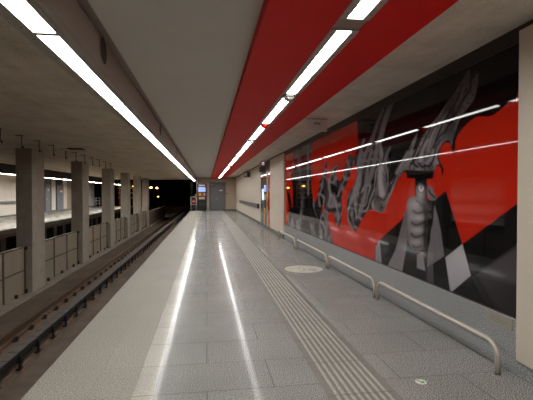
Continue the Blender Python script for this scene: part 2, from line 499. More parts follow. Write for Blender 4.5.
# covered power rail
CX0, CX1, CZ = -2.835, -2.69, -.75
pr = thing('power_rail', 'power rail under a segmented dark cover on brackets beside the near track', 'power rail', (-2.76, 5, -1.0))
part(MB().box(-2.80, -2.73, 2.0, 82, -.88, -.80, 'rail_rust'), 'conductor_bar', pr)
b0 = k0 = f0 = None
for k in range(96):
    y = 4.4 + k * .325
    if b0 is None:
        mb = MB().box(CX0, CX1, y + .010, y + .315, CZ - .018, CZ, 'cover_board', .004)
        mb.box(CX0 + .002, CX0 + .014, y + .004, y + .321, CZ - .11, CZ - .015, 'cover_side').box(CX1 - .014, CX1 - .002, y + .004, y + .321, CZ - .11, CZ - .015, 'cover_side')
        b0 = part(mb, 'cover_board', pr)
    else:
        c = b0.copy(); C.objects.link(c); c.parent = pr; c.location = (0, k * .325, 0)
    if k % 2 == 0:
        if k0 is None:
            mb = MB().box(-2.72, -2.645, y - .05, y + .05, -1.0, -.975, 'black_metal', .003)
            mb.box(-2.685, -2.66, y - .03, y + .03, -.99, -.80, 'black_metal').box(-2.80, -2.66, y - .03, y + .03, -.90, -.88, 'black_metal')
            mb.box(-2.69, -2.655, y - .035, y + .035, -.90, -.84, 'black_metal', .003)
            mb.cyl((-2.665, y, -.965), 'Z', .018, .03, 'black_metal', 8)
            k0 = part(mb, 'bracket', pr)
        else:
            c = k0.copy(); C.objects.link(c); c.parent = pr; c.location = (0, k * .325, 0)
part(MB().box(CX0, CX1, 4.4 + 96 * .325, 82, CZ - .1, CZ, 'cover_board'), 'cover_run', pr, kind='stuff')

# ------------------------------------------------------------------ columns and barriers
COLY = [11.47, 15.87, 20.3, 24.6, 28.7, 32.6]
col_lab = ['square concrete column nearest the camera between the two tracks', 'second concrete column from the camera between the tracks',
           'third concrete column between the tracks, left of the amber tunnel lamps', 'fourth concrete column between the tracks, amber lamps seen on both its sides',
           'fifth concrete column between the tracks, slim with distance', 'last and farthest concrete column before the dark tunnel']
c0 = None
for k, y in enumerate(COLY):
    t = thing('concrete_column', col_lab[k], 'column', (-4.71, y, -1.05), 'columns between the tracks')
    part(MB().box(-4.90, -4.50, y, y + .83, -1.1, 2.712, 'conc_column', .012), 'column_shaft', t)
    mb = MB().prism([(-4.70, -1.06), (-4.50, -1.06), (-4.50, .10), (-4.70, .17)], 'Y', y - .03, y + .01, 'conc_column')
    part(mb, 'column_foot_block', t)
    if k == 2:
        pass
bar_lab = ['grey sheet metal barrier running out of the frame, left of the nearest column', 'grey sheet barrier bay between the nearest and the second column',
           'grey sheet barrier bay between the second and the third column', 'grey sheet barrier bay between the third and the fourth column',
           'grey sheet barrier bay between the fourth and the fifth column', 'grey sheet barrier bay between the fifth and the last column']
starts = [7.95] + [y + .84 for y in COLY[:-1]]
for k, (a, y) in enumerate(zip(starts, COLY)):
    b = y - .05
    t = thing('barrier', bar_lab[k], 'barrier', (-4.68, (a + b) / 2, -1.05), 'barrier bays between the columns')
    n = 3; s = (b - a) / n
    for q in range(n):
        y0, y1 = a + q * s, a + (q + 1) * s
        p = part(MB().box(-4.69, -4.675, y0 + .03, y1 - .03, -1.045, .13, 'barrier', .003), 'barrier_sheet', t)
        part(MB().box(-4.672, -4.655, y0 + .03, y1 - .03, -.46, -.43, 'barrier_frame'), 'mid_rail', p)
        part(MB().box(-4.70, -4.655, y0 - .025, y0 + .025, -1.05, .15, 'barrier_frame', .003), 'post', t)
        part(MB().box(-4.66, -4.61, y0 + s * .5 - .04, y0 + s * .5 + .04, -1.05, -.96, 'black_metal', .006), 'foot_clamp', t)
    part(MB().box(-4.70, -4.655, b - .025, b + .02, -1.05, .15, 'barrier_frame', .003), 'post', t)
    part(MB().box(-4.715, -4.645, a - .03, b + .03, .145, .18, 'barrier_frame', .006), 'top_rail', t)
    part(MB().box(-4.655, -4.615, b - .06, b + .04, .08, .16, 'black_metal', .006), 'corner_clamp', t)
    part(MB().box(-4.655, -4.615, b - .06, b + .04, -1.05, -.94, 'black_metal', .006), 'corner_clamp', t)

# hooks under the track ceiling
hk = None
for k in range(11):
    y = 8.0 + k * .86
    if hk is None:
        mb = MB().tube([(-3.66, y, 2.475), (-3.66, y, 2.69)], .009, 'rail_rust', 8)
        mb.box(-3.78, -3.64, y - .012, y + .012, 2.695, 2.712, 'rail_rust')
        mb.tube([(-3.66, y, 2.48), (-3.66, y + .05, 2.46), (-3.66, y + .08, 2.49)], .014, 'black_metal', 8)
        hk = solo(mb, 'ceiling_hook', 'thin dark drop hook under the concrete track ceiling, %s of its row' % ORD[0], 'hook', 'drop hooks under the track ceiling')
        continue
    c = hk.copy(); C.objects.link(c); c.location = hk.location + Vector((0, k * .86, 0))
    c['label'] = 'thin dark drop hook under the concrete track ceiling, %s of its row' % ORD[k]
t = thing('ceiling_plate', 'flat dark plate with a pale end on the concrete ceiling above the tracks', 'ceiling plate', (-3.42, 11.35, 2.71))
part(MB().box(-3.56, -3.18, 11.2, 11.5, 2.685, 2.712, 'black_metal', .004), 'plate', t)
part(MB().box(-3.66, -3.565, 11.22, 11.48, 2.68, 2.712, 'white', .004), 'pale_end', t)

# ------------------------------------------------------------------ opposite platform
OX = -8.45
struct(MB().box(-13.0, OX, Y0, 50, -.16, 0, 'far_floor').box(OX - .02, OX + .03, Y0, 50, -.2, -.04, 'dark_trim'), 'platform_opposite')
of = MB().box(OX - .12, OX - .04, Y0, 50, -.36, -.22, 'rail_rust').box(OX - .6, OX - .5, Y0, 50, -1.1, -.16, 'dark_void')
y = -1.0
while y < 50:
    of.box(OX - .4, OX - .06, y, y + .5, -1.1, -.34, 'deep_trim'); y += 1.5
struct(of, 'wall_under_opposite_platform')
wo = MB(); y = -1.9; k = 0
while y < 49.9:
    y2 = min(y + .9, 50)
    if not (34.9 < y < 36.2 or 37.5 < y < 39.2 ): wo.box(-12.93, -12.90, y + .006, y2 - .006, .1, 2.7, 'panel_pale')
    y = y2
wo.box(-12.99, -12.94, Y0, 50, 0, 2.71, 'joint')
wo.box(-12.92, -12.87, Y0, 50, 0, .1, 'grey_metal')
wo.box(-12.94, -11.9, 40.6, 40.8, 0, 2.71, 'beige_dark')
struct(wo, 'wall_left')
struct(MB().box(-13.2, -10.75, 50.0, 50.3, -1.1, 3.0, 'dark_void'), 'wall_stair')
struct(MB().box(-8.1, -7.85, Y0, 49, 2.33, 2.715, 'deep_trim'), 'beam_opposite')
for k, (a, b, hl) in enumerate([(35.35, 36.35, 35.5), (37.9, 39.5, 38.05)]):
    d = MB().box(-12.9, -12.86, a - .05, b + .05, 0, 2.3, 'grey_metal').build('door_%d' % (k + 2)); d['kind'] = 'structure'
    ORI[d.name] = tuple(d.location)
    lf = part(MB().box(-12.87, -12.84, a, b, .02, 2.24, 'door_grey', .004), 'door_leaf', d)
    part(MB().cyl((-12.80, hl, 1.02), 'Y', .02, .14, 'steel', 10).cyl((-12.82, hl, 1.02), 'X', .03, .04, 'steel', 12), 'door_handle', d)
    if k == 0:
        part(MB().box(-12.838, -12.825, 35.75, 35.98, 1.72, 1.92, 'white'), 'door_sign', d)
w = thing('warning_sign', 'red yellow and white warning sign on the opposite grey door', 'sign', (-12.83, 38.9, 1.7))
part(MB().box(-12.838, -12.82, 38.55, 39.25, 1.62, 1.74, 'white').box(-12.838, -12.82, 38.55, 39.2, 1.74, 1.84, 'yellow'), 'text_plate', w)
part(MB().prism([(38.65, 1.84), (39.05, 1.84), (38.85, 2.14)], 'X', -12.838, -12.82, 'red'), 'warning_triangle', w)
lr = thing('leaning_rail', 'grey leaning rail on the beige wall of the opposite platform', 'rail', (-12.8, 22, .85))
part(MB().box(-12.80, -12.70, 14.0, 33.0, .84, 1.02, 'grey_metal', .01), 'rail_board', lr)
for yy in (15, 19, 23, 27, 31): part(MB().box(-12.9, -12.79, yy, yy + .08, .88, .98, 'grey_metal'), 'wall_bracket', lr)
sr = thing('stair_railing', 'steel stair railing at the far end of the opposite platform', 'railing', (-12.0, 47, 0))
for yy in (45.6, 47.2, 48.8): part(MB().cyl((-12.0, yy, .5), 'Z', .025, 1.0, 'steel', 10), 'post', sr)
for zz in (.35, .68, 1.0): part(MB().tube([(-12.0, 45.5, zz), (-12.0, 48.9, zz)], .022, 'steel', 8), 'bar', sr)
solo(MB().box(-12.895, -12.75, 45.2, 45.9, 1.3, 2.0, 'grey_metal', .01), 'notice_box', 'small grey box on the bright wall above the far stair railing', 'box')

def lamp_unit(name, label, cat, x0, x1, y0, y1, z, lens, lip, group, hsg='housing', lip2=None, cap=.015):
    lip2 = lip2 or lip
    t = thing(name, label, cat, ((x0 + x1) / 2, (y0 + y1) / 2, z), group)
    h = MB().box(x0, x0 + lip, y0, y1, z, z + .07, hsg, .002).box(x1 - lip2, x1, y0, y1, z, z + .07, hsg, .002)
    h.box(x0 + lip, x1 - lip2, y0, y0 + cap, z, z + .07, hsg).box(x0 + lip, x1 - lip2, y1 - cap, y1, z, z + .07, hsg)
    h.box(x0, x1, y0, y1, z + .07, z + .08, hsg)
    n = int((y1 - y0) / .36)
    for q in range(n):
        for xx in (x0 + lip * .5, x1 - lip2 * .5):
            h.cyl((xx, y0 + .1 + q * (y1 - y0 - .2) / max(1, n - 1), z - .001), 'Z', .006, .004, 'ink', 8)
    part(h, 'lamp_housing', t)
    part(MB().box(x0 + lip, x1 - lip2, y0 + cap, y1 - cap, z + .006, z + .02, lens), 'diffuser', t)
    return t

# lamps along the platform edge
proto = None; per = 2.268
for k in range(17):
    y0 = 2.946 - 3 * per + k * per + .004 + per * 0
    y0 = 2.946 - 2 * per + k * per
    if y0 > 36: break
    L_ = 'long white ceiling lamp over the platform edge, %s of its row' % ORD[k - 1] if k else 'long white ceiling lamp over the platform edge, above and behind the viewpoint'
    if proto is None:
        proto = lamp_unit('ceiling_lamp', L_, 'ceiling lamp', -1.215, -.945, y0 + .002, y0 + per - .002, 2.61, 'lens', .085, 'lamps over the platform edge', lip2=.042, cap=.022); py = y0
    else: copy_thing(proto, y0 - py, label=L_)
# lamps in the red ceiling
proto = None; per2 = 2.28
for k in range(17):
    y0 = 3.10 - 2 * per2 + k * per2
    if y0 + 2 > 36.7: break
    L_ = 'white ceiling lamp set in the red ceiling channel, %s of its row' % ORD[k - 1] if k else 'white ceiling lamp in the red ceiling channel, above and behind the viewpoint'
    if proto is None:
        proto = lamp_unit('ceiling_lamp', L_, 'ceiling lamp', .957, 1.188, y0 - .015, y0 + 2.075, 2.815, 'lens', .056, 'lamps in the red ceiling'); py = y0
    else: copy_thing(proto, y0 - py, label=L_)
# lamps over the opposite platform
proto = None
for k in range(13):
    y0 = 17.0 + k * 2.3
    L_ = 'white tube lamp under the dark beam of the opposite platform, %s of its row' % ORD[k]
    if proto is None:
        proto = lamp_unit('ceiling_lamp', L_, 'ceiling lamp', -8.74, -8.44, y0, y0 + 2.27, 2.375, 'lens_far', .03, 'lamps over the opposite platform'); py = y0
    else: copy_thing(proto, y0 - py, label=L_)

# devices in the gaps of the red channel
def device(kind, y, label, cat, body, capm, r=.085):
    t = thing(kind, label, cat, (1.07, y, 2.82), 'devices between the red ceiling lamps')
    part(MB().cyl((1.07, y, 2.825), 'Z', r, .07, body, 28), 'mounting_base', t)
    part(MB().dome((1.07, y, 2.785), r * .82, .045, capm), 'cap', t)
G = lambda n: 3.10 + per2 * n - .12
device('smoke_detector', G(1), 'round white smoke detector between two lamps in the red ceiling, nearest', 'smoke detector', 'housing', 'housing', .085)
device('alarm_beacon', G(2), 'round red alarm beacon between lamps in the red ceiling, the nearer red one', 'alarm', 'gloss_red', 'gloss_red', .075)
device('smoke_detector', G(3), 'grey detector between lamps in the red ceiling, just past the nearer red beacon', 'smoke detector', 'grey_metal', 'sign_white', .08)
device('smoke_detector', G(5), 'small pale detector between far lamps in the red ceiling', 'smoke detector', 'sign_white', 'sign_white', .08)
device('alarm_beacon', G(7), 'small red alarm beacon far along the lamp row in the red ceiling', 'alarm', 'gloss_red', 'gloss_red', .08)

# round loudspeakers on the fascia
for k in range(7):
    y = 3.93 + k * 4.67
    t = thing('loudspeaker', 'round dark loudspeaker grille on the brown ceiling fascia, %s' % ORD[k], 'loudspeaker', (-.93, y, 2.85), 'loudspeakers on the fascia')
    part(MB().cyl((-.928, y, 2.85), 'X', .125, .006, 'speaker', 32), 'grille', t)
    mb = MB()
    for q in range(32):
        a0, a1 = 2 * PI * q / 32, 2 * PI * (q + 1) / 32
        mb.tube([(-.924, y + .128 * math.cos(a0), 2.85 + .128 * math.sin(a0)), (-.924, y + .128 * math.cos(a1), 2.85 + .128 * math.sin(a1))], .004, 'fascia', 6)
    part(mb, 'rim', t)

# ------------------------------------------------------------------ things on the right wall / ceiling
sg = thing('hanging_sign', 'white box sign with three small dark marks hung under the concrete ceiling', 'sign', (2.08, 7.6, 2.96))
part(MB().box(1.885, 2.275, 7.58, 7.66, 2.725, 2.962, 'sign_white', .006), 'sign_box', sg)
mb = MB()
for q in range(3):
    cx = 2.035 + q * .045
    mb.box(cx - .013, cx + .013, 7.575, 7.582, 2.85, 2.862, 'ink').box(cx - .013, cx + .013, 7.575, 7.582, 2.872, 2.884, 'ink').box(cx - .013, cx - .005, 7.575, 7.582, 2.85, 2.884, 'ink').box(cx + .005, cx + .013, 7.575, 7.582, 2.85, 2.884, 'ink')
part(mb, 'printed_marks', sg)
part(MB().box(1.885, 2.285, 7.575, 7.67, 2.945, 2.965, 'housing', .003), 'mounting_strip', sg)

pb = thing('platform_display', 'pair of small grey boxes hung under the ceiling beside the beige wall', 'display', (2.4, 24.3, 2.9))
for q in range(2):
    x0 = 2.20 + q * .185
    p = part(MB().box(x0, x0 + .175, 24.2, 24.45, 2.48, 2.82, 'grey_metal', .008), 'display_box', pb)
    part(MB().box(x0 + .03, x0 + .145, 24.19, 24.202, 2.54, 2.74, 'ink' if q else 'sign_white'), 'display_face', p)
part(MB().cyl((2.385, 24.32, 2.89), 'Z', .015, .16, 'grey_metal', 10), 'hanger', pb)

# facade strip between the beige cladding
gf = thing('glazed_entrance', 'narrow glazed entrance with a yellow post and red panel between beige walls', 'entrance', (2.6, 18.1, 0))
part(MB().box(2.60, 2.65, 16.63, 19.62, 0.0, 2.92, 'grey_metal'), 'frame', gf)
gp = part(MB().box(2.585, 2.602, 17.60, 19.50, .15, 2.40, 'glass_dark', .003), 'glass_pane', gf)
part(MB().box(2.578, 2.586, 18.5, 19.1, 1.22, 1.74, 'screen_white'), 'lit_window', gp)
part(MB().box(2.574, 2.586, 17.80, 18.35, 1.60, 1.90, 'screen_blue', .003), 'screen', gp)
part(MB().box(2.574, 2.586, 17.80, 18.35, 1.25, 1.5, 'beige_soft'), 'notice', gp)
part(MB().box(2.574, 2.586, 17.98, 18.40, .15, .88, 'yellow').box(2.574, 2.586, 17.66, 17.95, .15, .8, 'blue'), 'lower_stripe', gp)
part(MB().box(2.575, 2.60, 17.28, 17.56, .15, 2.55, 'yellow', .006), 'yellow_post', gf)
part(MB().box(2.585, 2.602, 16.66, 17.26, .15, 2.60, 'gloss_red', .003), 'red_panel', gf)
part(MB().box(2.585, 2.602, 16.66, 19.56, 2.62, 2.88, 'ink', .003), 'header_panel', gf)
bx = part(MB().box(2.53, 2.586, 17.0, 17.2, .98, 1.2, 'red', .02), 'call_box', gf)
eb = thing('exit_sign', 'small pinkish lit box sign over a grey box above the glazed entrance', 'sign', (2.5, 18.2, 2.9))
part(MB().box(2.43, 2.58, 18.2, 18.5, 2.76, 2.965, 'grey_metal', .008), 'sign_box', eb)
part(MB().box(2.445, 2.565, 18.19, 18.202, 2.80, 2.94, 'pink'), 'lit_face', eb)
part(MB().box(2.36, 2.58, 18.22, 18.5, 2.50, 2.74, 'grey_metal', .008), 'lower_box', eb)

lr = thing('leaning_rail', 'grey leaning rail on the beige platform wall past the glazed entrance', 'rail', (2.5, 26, .8))
part(MB().box(2.47, 2.53, 19.95, 31.2, .80, 1.02, 'grey_metal', .012), 'rail_board', lr)
part(MB().box(2.465, 2.535, 19.91, 19.95, .785, 1.025, 'black_metal', .004), 'end_cap', lr)
for q in range(5):
    yy = 20.4 + q * 2.5
    part(MB().box(2.53, 2.582, yy, yy + .08, .86, .95, 'grey_metal'), 'wall_bracket', lr)

pl = thing('wall_plaque', 'small beige plaque with fine lines of text at the mural corner on the granite plinth', 'plaque', (2.6, 3.4, .4))
part(MB().box(2.592, 2.601, 3.16, 3.50, .36, .465, 'plaque', .002), 'plate', pl)
mb = MB()
for q, (a, b) in enumerate([(3.30, 3.42), (3.22, 3.44), (3.26, 3.44)]):
    mb.box(2.590, 2.593, a, b, .432 - q * .022, .435 - q * .022, 'grey_metal')
part(mb, 'text_lines', pl)

# low guard rails
def guard(y0, y1, label):
    X, zt, R, r = 2.465, .262, .14, .0225
    t = thing('guard_rail', label, 'guard rail', (X, (y0 + y1) / 2, 0), 'low guard rails by the wall')
    pts = [(X, y0, 0), (X, y0, zt - R)]
    for q in range(1, 9): a = PI / 2 * q / 8; pts.append((X, y0 + R - R * math.cos(a), zt - R + R * math.sin(a)))
    pts.append((X, (y0 + y1) / 2, zt))
    for q in range(0, 9): a = PI / 2 * q / 8; pts.append((X, y1 - R + R * math.sin(a), zt - R + R * math.cos(a)))
    pts.append((X, y1, 0))
    part(MB().tube(pts, r, 'steel', 18), 'bent_tube', t)
    for yy in (y0, y1): part(MB().cyl((X, yy, .002), 'Z', r + .006, .004, 'grey_metal', 20), 'floor_collar', t)
guard(3.165, 5.66, 'nearest low steel tube guard rail below the torch hand of the mural')
guard(5.76, 8.10, 'second nearest low steel tube guard rail along the granite plinth')
guard(8.24, 11.05, 'third low steel tube guard rail from the camera, beyond the round floor sticker')
guard(11.35, 13.85, 'farthest low steel tube guard rail at the far edge of the mural')

# floor stickers
st = thing('floor_sticker', 'large round pale sticker with faded printed marks on the granite floor', 'floor sticker', (1.955, 8.14, 0))
part(MB().cyl((1.955, 8.14, .002), 'Z', .39, .004, 'sticker', 56, smooth=False), 'sticker_disc', st)
mb = MB()
cols = ['ink', 'green', 'ink', 'blue', 'ink', 'ink', 'beige_soft', 'grey_metal']
for row in range(7):
    yy = 8.14 - .25 + row * .085
    half = math.sqrt(max(0, .34 ** 2 - (yy - 8.14) ** 2))
    x = 1.955 - half
    while x < 1.955 + half - .05:
        wd = .012 + .05 * rng.rand()
        if rng.rand() < .55:
            mb.box(x, min(x + wd, 1.955 + half), yy - .008, yy + .012 * (1 + rng.rand()), .004, .0048, ['grey_metal', 'ink', 'green', 'beige_soft', 'door_grey'][rng.randint(5)])
        x += wd + .02
mb.box(2.03, 2.08, 7.98, 8.04, .004, .0055, 'blue').box(2.11, 2.16, 7.95, 8.01, .004, .0055, 'blue').box(1.9, 1.95, 7.97, 8.02, .004, .0055, 'green')
part(mb, 'printed_marks', st)
st = thing('floor_sticker', 'small round white sticker with a green arrow on the floor near the camera', 'floor sticker', (1.737, 3.12, 0))
part(MB().cyl((1.737, 3.12, .001), 'Z', .046, .002, 'sign_white', 32, smooth=False), 'sticker_disc', st)
part(MB().prism([(1.712, 3.150), (1.722, 3.156), (1.748, 3.118), (1.764, 3.128), (1.757, 3.092), (1.725, 3.100), (1.738, 3.110)], 'Z', .002, .003, 'green'), 'arrow', st)

# ------------------------------------------------------------------ vending machine and gate at the platform end
V = Y1 - .62
vm = thing('vending_machine', 'tall black vending machine with blue screen and yellow and red products', 'vending machine', (-.40, V + .3, 0))
part(MB().box(-.81, .01, V, Y1 - .02, 0.02, 2.36, 'black_metal', .02), 'cabinet', vm)
part(MB().box(-.70, -.10, V - .012, V + .01, 2.14, 2.30, 'sign_white', .004), 'top_panel', vm)
part(MB().box(-.70, -.08, V - .016, V + .01, 1.66, 2.06, 'screen_blue', .006), 'screen', vm)
pw = part(MB().box(-.72, -.06, V - .008, V + .01, .98, 1.62, 'ink', .004), 'product_window', vm)
for q, (c, x) in enumerate([('yellow', -.62), ('yellow', -.52), ('red', -.41), ('red', -.31), ('beige_soft', -.21), ('beige_soft', -.13)]):
    part(MB().box(x - .04, x + .04, V - .03, V - .008, 1.30, 1.56, c, .008), 'product', pw)
part(MB().box(-.66, -.14, V - .03, V - .008, 1.0, 1.20, 'beige_soft', .006), 'product_tray', pw)
part(MB().box(-.66, -.14, V - .02, V + .01, .45, .66, 'ink', .01), 'collection_flap', vm)

gt = thing('end_gate', 'low steel gate with a round red sign closing the platform end', 'gate', (-1.12, 36.3, 0))
for x in (-1.35, -.90): part(MB().cyl((x, 36.3, .6), 'Z', .03, 1.2, 'steel', 12), 'post', gt)
part(MB().tube([(-1.35, 36.3, 1.2), (-.90, 36.3, 1.2)], .025, 'steel', 10), 'top_bar', gt)
part(MB().tube([(-1.35, 36.3, .55), (-.90, 36.3, .55)], .025, 'steel', 10), 'lower_bar', gt)
part(MB().box(-1.33, -.92, 36.29, 36.31, .1, 1.15, 'black_metal'), 'mesh_panel', gt)
gs = part(MB().cyl((-1.12, 36.27, .82), 'Y', .15, .01, 'red', 24), 'round_sign', gt)
part(MB().box(-1.21, -1.03, 36.255, 36.266, .79, .85, 'white'), 'white_bar', gs)
part(MB().cyl((-.93, 36.28, 1.36), 'Z', .05, .16, 'orange', 12), 'signal_lamp', gt)

# ------------------------------------------------------------------ tunnel beyond the platform
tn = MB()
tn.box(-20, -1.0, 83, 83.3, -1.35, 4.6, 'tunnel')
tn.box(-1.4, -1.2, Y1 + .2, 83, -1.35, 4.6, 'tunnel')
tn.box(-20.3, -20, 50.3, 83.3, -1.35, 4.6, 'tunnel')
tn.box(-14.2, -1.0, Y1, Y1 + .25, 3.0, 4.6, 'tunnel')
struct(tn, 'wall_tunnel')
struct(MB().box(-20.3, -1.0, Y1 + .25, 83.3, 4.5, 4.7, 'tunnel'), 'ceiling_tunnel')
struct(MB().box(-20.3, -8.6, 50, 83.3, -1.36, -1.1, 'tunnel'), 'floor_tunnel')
tlab = ['amber lamp in the dark tunnel, leftmost, between the third and fourth columns', 'amber lamp in the dark tunnel, seen between the fourth and fifth columns',
        'amber lamp in the dark tunnel just right of the last column', 'amber lamp in the dark tunnel, rightmost of the upper four', 'small dim amber lamp lowest in the tunnel']
def tl(px, py, Y, r, lab, m='amber'):
    dx, dy, dz = _f * 1 + _r * (px - 266.5) / F + _u * (200 - py) / F
    s = Y / dy; x, z = dx * s, H + dz * s
    t = thing('tunnel_lamp', lab, 'lamp', (x, Y, z), 'amber lamps in the tunnel')
    part(MB().dome((x, Y, z), r * 1.4, r, m), 'bulb', t)
    part(MB().cyl((x, Y, z + r * 1.1), 'Z', r * 1.2, r * .4, 'black_metal', 12).cyl((x, Y, (z + 4.5) / 2 + r * .5), 'Z', .03, 4.5 - z - r, 'black_metal', 8), 'lamp_holder', t)
tl(119.5, 184.2, 75, .20, tlab[0]); tl(133.5, 185.6, 75, .17, tlab[1]); tl(151, 187.6, 75, .15, tlab[2]); tl(157, 188, 75, .15, tlab[3]); tl(158.2, 196.6, 72, .08, tlab[4])
# lit timber scaffold under the left lamps
sf = thing('scaffold', 'yellowish lit works scaffold in the tunnel below the leftmost amber lamps', 'scaffold', (-14.0, 77, -1.1))
for x in (-15.6, -14.4, -13.2, -12.0): part(MB().box(x, x + .1, 77, 77.1, -1.1, 3.4, 'yellow'), 'upright', sf)
for z in (.6, 1.5, 2.4, 3.2): part(MB().box(-15.8, -11.9, 76.95, 77.0, z, z + .12, 'beige_soft'), 'plank', sf)

# ================================================================== MURAL
def vnoise(x, y, seed=0):
    xi = np.floor(x).astype(np.int64); yi = np.floor(y).astype(np.int64)
    fx = x - xi; fy = y - yi
    fx = fx * fx * (3 - 2 * fx); fy = fy * fy * (3 - 2 * fy)
    def h(a, b):
        n = (a * 374761393 + b * 668265263 + seed * 974634777) & 0x7fffffff
        n = ((n ^ (n >> 13)) * 1274126177) & 0x7fffffff
        return ((n ^ (n >> 16)) & 0xffff) / 65535.0
    return (h(xi, yi) * (1 - fx) + h(xi + 1, yi) * fx) * (1 - fy) + (h(xi, yi + 1) * (1 - fx) + h(xi + 1, yi + 1) * fx) * fy
def fbm(x, y, seed=0):
    return vnoise(x, y, seed) * .6 + vnoise(x * 2.1, y * 2.1, seed + 5) * .28 + vnoise(x * 4.3, y * 4.3, seed + 9) * .12

def smooth(poly, n=5):
    P = np.array(poly, float); out = []
    for i in range(len(P)):
        p0, p1, p2, p3 = P[i - 1], P[i], P[(i + 1) % len(P)], P[(i + 2) % len(P)]
        for k in range(n):
            t = k / n
            out.append(.5 * ((2 * p1) + (-p0 + p2) * t + (2 * p0 - 5 * p1 + 4 * p2 - p3) * t * t + (-p0 + 3 * p1 - 3 * p2 + p3) * t ** 3))
    return np.array(out)
def sdf(x, y, poly):
    """signed distance to a polygon, negative inside"""
    P = np.array(poly, float); d = np.full(x.shape, 1e9); ins = np.zeros(x.shape, bool)
    for i in range(len(P)):
        ax, ay = P[i - 1]; bx, by = P[i]
        ex, ey = bx - ax, by - ay
        L2 = ex * ex + ey * ey + 1e-12
        t = np.clip(((x - ax) * ex + (y - ay) * ey) / L2, 0, 1)
        d = np.minimum(d, (x - ax - t * ex) ** 2 + (y - ay - t * ey) ** 2)
        c = ((ay > y) != (by > y))
        with np.errstate(divide='ignore', invalid='ignore'):
            xi = ax + (y - ay) * ex / (ey if ey != 0 else 1e-12)
        ins ^= c & (x < xi)
    return np.where(ins, -1, 1) * np.sqrt(d)
def stroke(x, y, pts, w0, w1=None):
    """distance to a polyline with tapering half-width, returned as coverage-like signed value"""
    P = smooth_open(pts); n = len(P); best = np.full(x.shape, 1e9)
    w1 = w0 if w1 is None else w1
    for i in range(n - 1):
        ax, ay = P[i]; bx, by = P[i + 1]; ex, ey = bx - ax, by - ay
        t = np.clip(((x - ax) * ex + (y - ay) * ey) / (ex * ex + ey * ey + 1e-12), 0, 1)
        w = w0 + (w1 - w0) * (i + t) / (n - 1)
        best = np.minimum(best, np.hypot(x - ax - t * ex, y - ay - t * ey) - w)
    return best
def smooth_open(pts, n=4):
    P = np.array(pts, float); out = []
    for i in range(len(P) - 1):
        p0 = P[max(i - 1, 0)]; p1 = P[i]; p2 = P[i + 1]; p3 = P[min(i + 2, len(P) - 1)]
        for k in range(n):
            t = k / n
            out.append(.5 * ((2 * p1) + (-p0 + p2) * t + (2 * p0 - 5 * p1 + 4 * p2 - p3) * t * t + (-p0 + 3 * p1 - 3 * p2 + p3) * t ** 3))
    out.append(P[-1]); return np.array(out)
def cov(d, s=.5): return np.clip(.5 - d / (2 * s), 0, 1)
def over(c, col, a):
    col = np.asarray(col, float)
    if col.ndim == 1: col = col[None, :]
    return c * (1 - a[:, None]) + col * a[:, None]

RED = np.array([.58, .020, .007]); BLK = np.array([.006, .006, .007]); GRY = np.array([.30, .265, .285]); LGT = np.array([.52, .50, .53])

B_TOP = [(357, 95), (357, 118), (357.5, 126), (358, 145), (356, 152), (353.5, 157), (352, 158), (350, 153.5), (348.6, 157), (347.6, 164), (353, 164), (356, 166), (357, 178), (353, 186.5), (348.5, 195.5), (347, 204.5),
         (347, 213.5), (348.5, 222.5), (353, 229), (356, 231), (358, 227.5), (361, 221), (365, 214.5), (369, 210), (375, 210), (382, 212.5), (386, 206), (389, 198), (393, 189.5), (397.5, 180.5), (401, 176), (406, 172),
         (433, 172), (435, 166.5), (438, 165.8), (441, 168.5), (442, 176.5), (443.6, 170), (442, 165), (439.6, 161), (438.7, 156), (439.8, 150), (442.5, 145), (447, 142.3), (450.8, 145), (453.3, 154), (455.2, 148), (455.5, 141),
         (459, 133.5), (466, 125), (473, 119), (479, 116.6), (491, 115.8), (500, 110.3), (509, 102), (518, 94), (520, 30), (440, 30), (380, 70), (358, 90)]
B_MID = [(311.5, 205), (313, 197), (315, 203), (318, 193.5), (320, 181.5), (324, 171.8), (326.6, 162), (327.2, 172), (327.2, 182), (329, 177), (331, 171), (335, 165.8), (340.5, 164), (337, 168.5), (336.3, 173), (337, 178.5),
         (339.6, 181.2), (342, 178.5), (343.8, 173), (345, 167.5), (347, 160), (350, 153.6), (352.5, 158), (352.6, 164), (351, 171), (349.3, 177.5), (345.5, 187), (342.5, 192.5), (341.6, 200), (342.2, 210.5), (341, 222),
         (338.8, 227), (335.8, 222.5), (334, 215), (331, 211.6), (328.6, 214), (328, 218.5), (329.3, 226), (331.5, 236.5), (334, 248), (330, 258), (312, 240)]
K_LEFT = [(284, 231), (286.5, 226), (288.5, 214), (289, 206), (287, 194), (286.6, 190.5), (289, 193), (291, 200), (292.2, 208), (293, 200), (292.5, 185), (290.8, 172), (290.6, 160), (292.3, 168), (293.2, 178), (294, 160), (296, 140), (300, 130),
          (312, 120), (311.6, 160), (311.6, 190), (313, 197), (314, 210), (330, 255), (300, 245)]
FLAME_R = [(397, 180.5), (393, 190), (388.5, 200), (383, 212), (375.5, 210), (373.5, 200), (376, 186), (378, 172), (379, 156), (380.5, 142), (383, 150), (384, 158), (386, 152), (391, 146.5), (388, 156), (387, 168), (385.5, 181),
           (390, 183), (396, 175), (400, 165), (404, 157), (409, 150), (412, 142), (414, 138), (417.5, 133), (416, 141), (413, 150), (418, 147), (422, 138), (426, 131), (430, 127), (434, 121), (439, 115), (444.5, 106), (450, 98), (456, 90), (462, 80),
           (468.5, 69), (470.5, 74), (469.5, 84), (474, 78), (478, 72.5), (477.5, 86), (474, 100), (467, 109), (461, 117), (457, 127), (453.5, 137), (452, 146), (449, 140.5), (445, 141.5), (441, 145.5), (438, 152), (437.5, 158), (439, 164), (436, 165), (433, 171), (406, 170.5), (402, 174)]

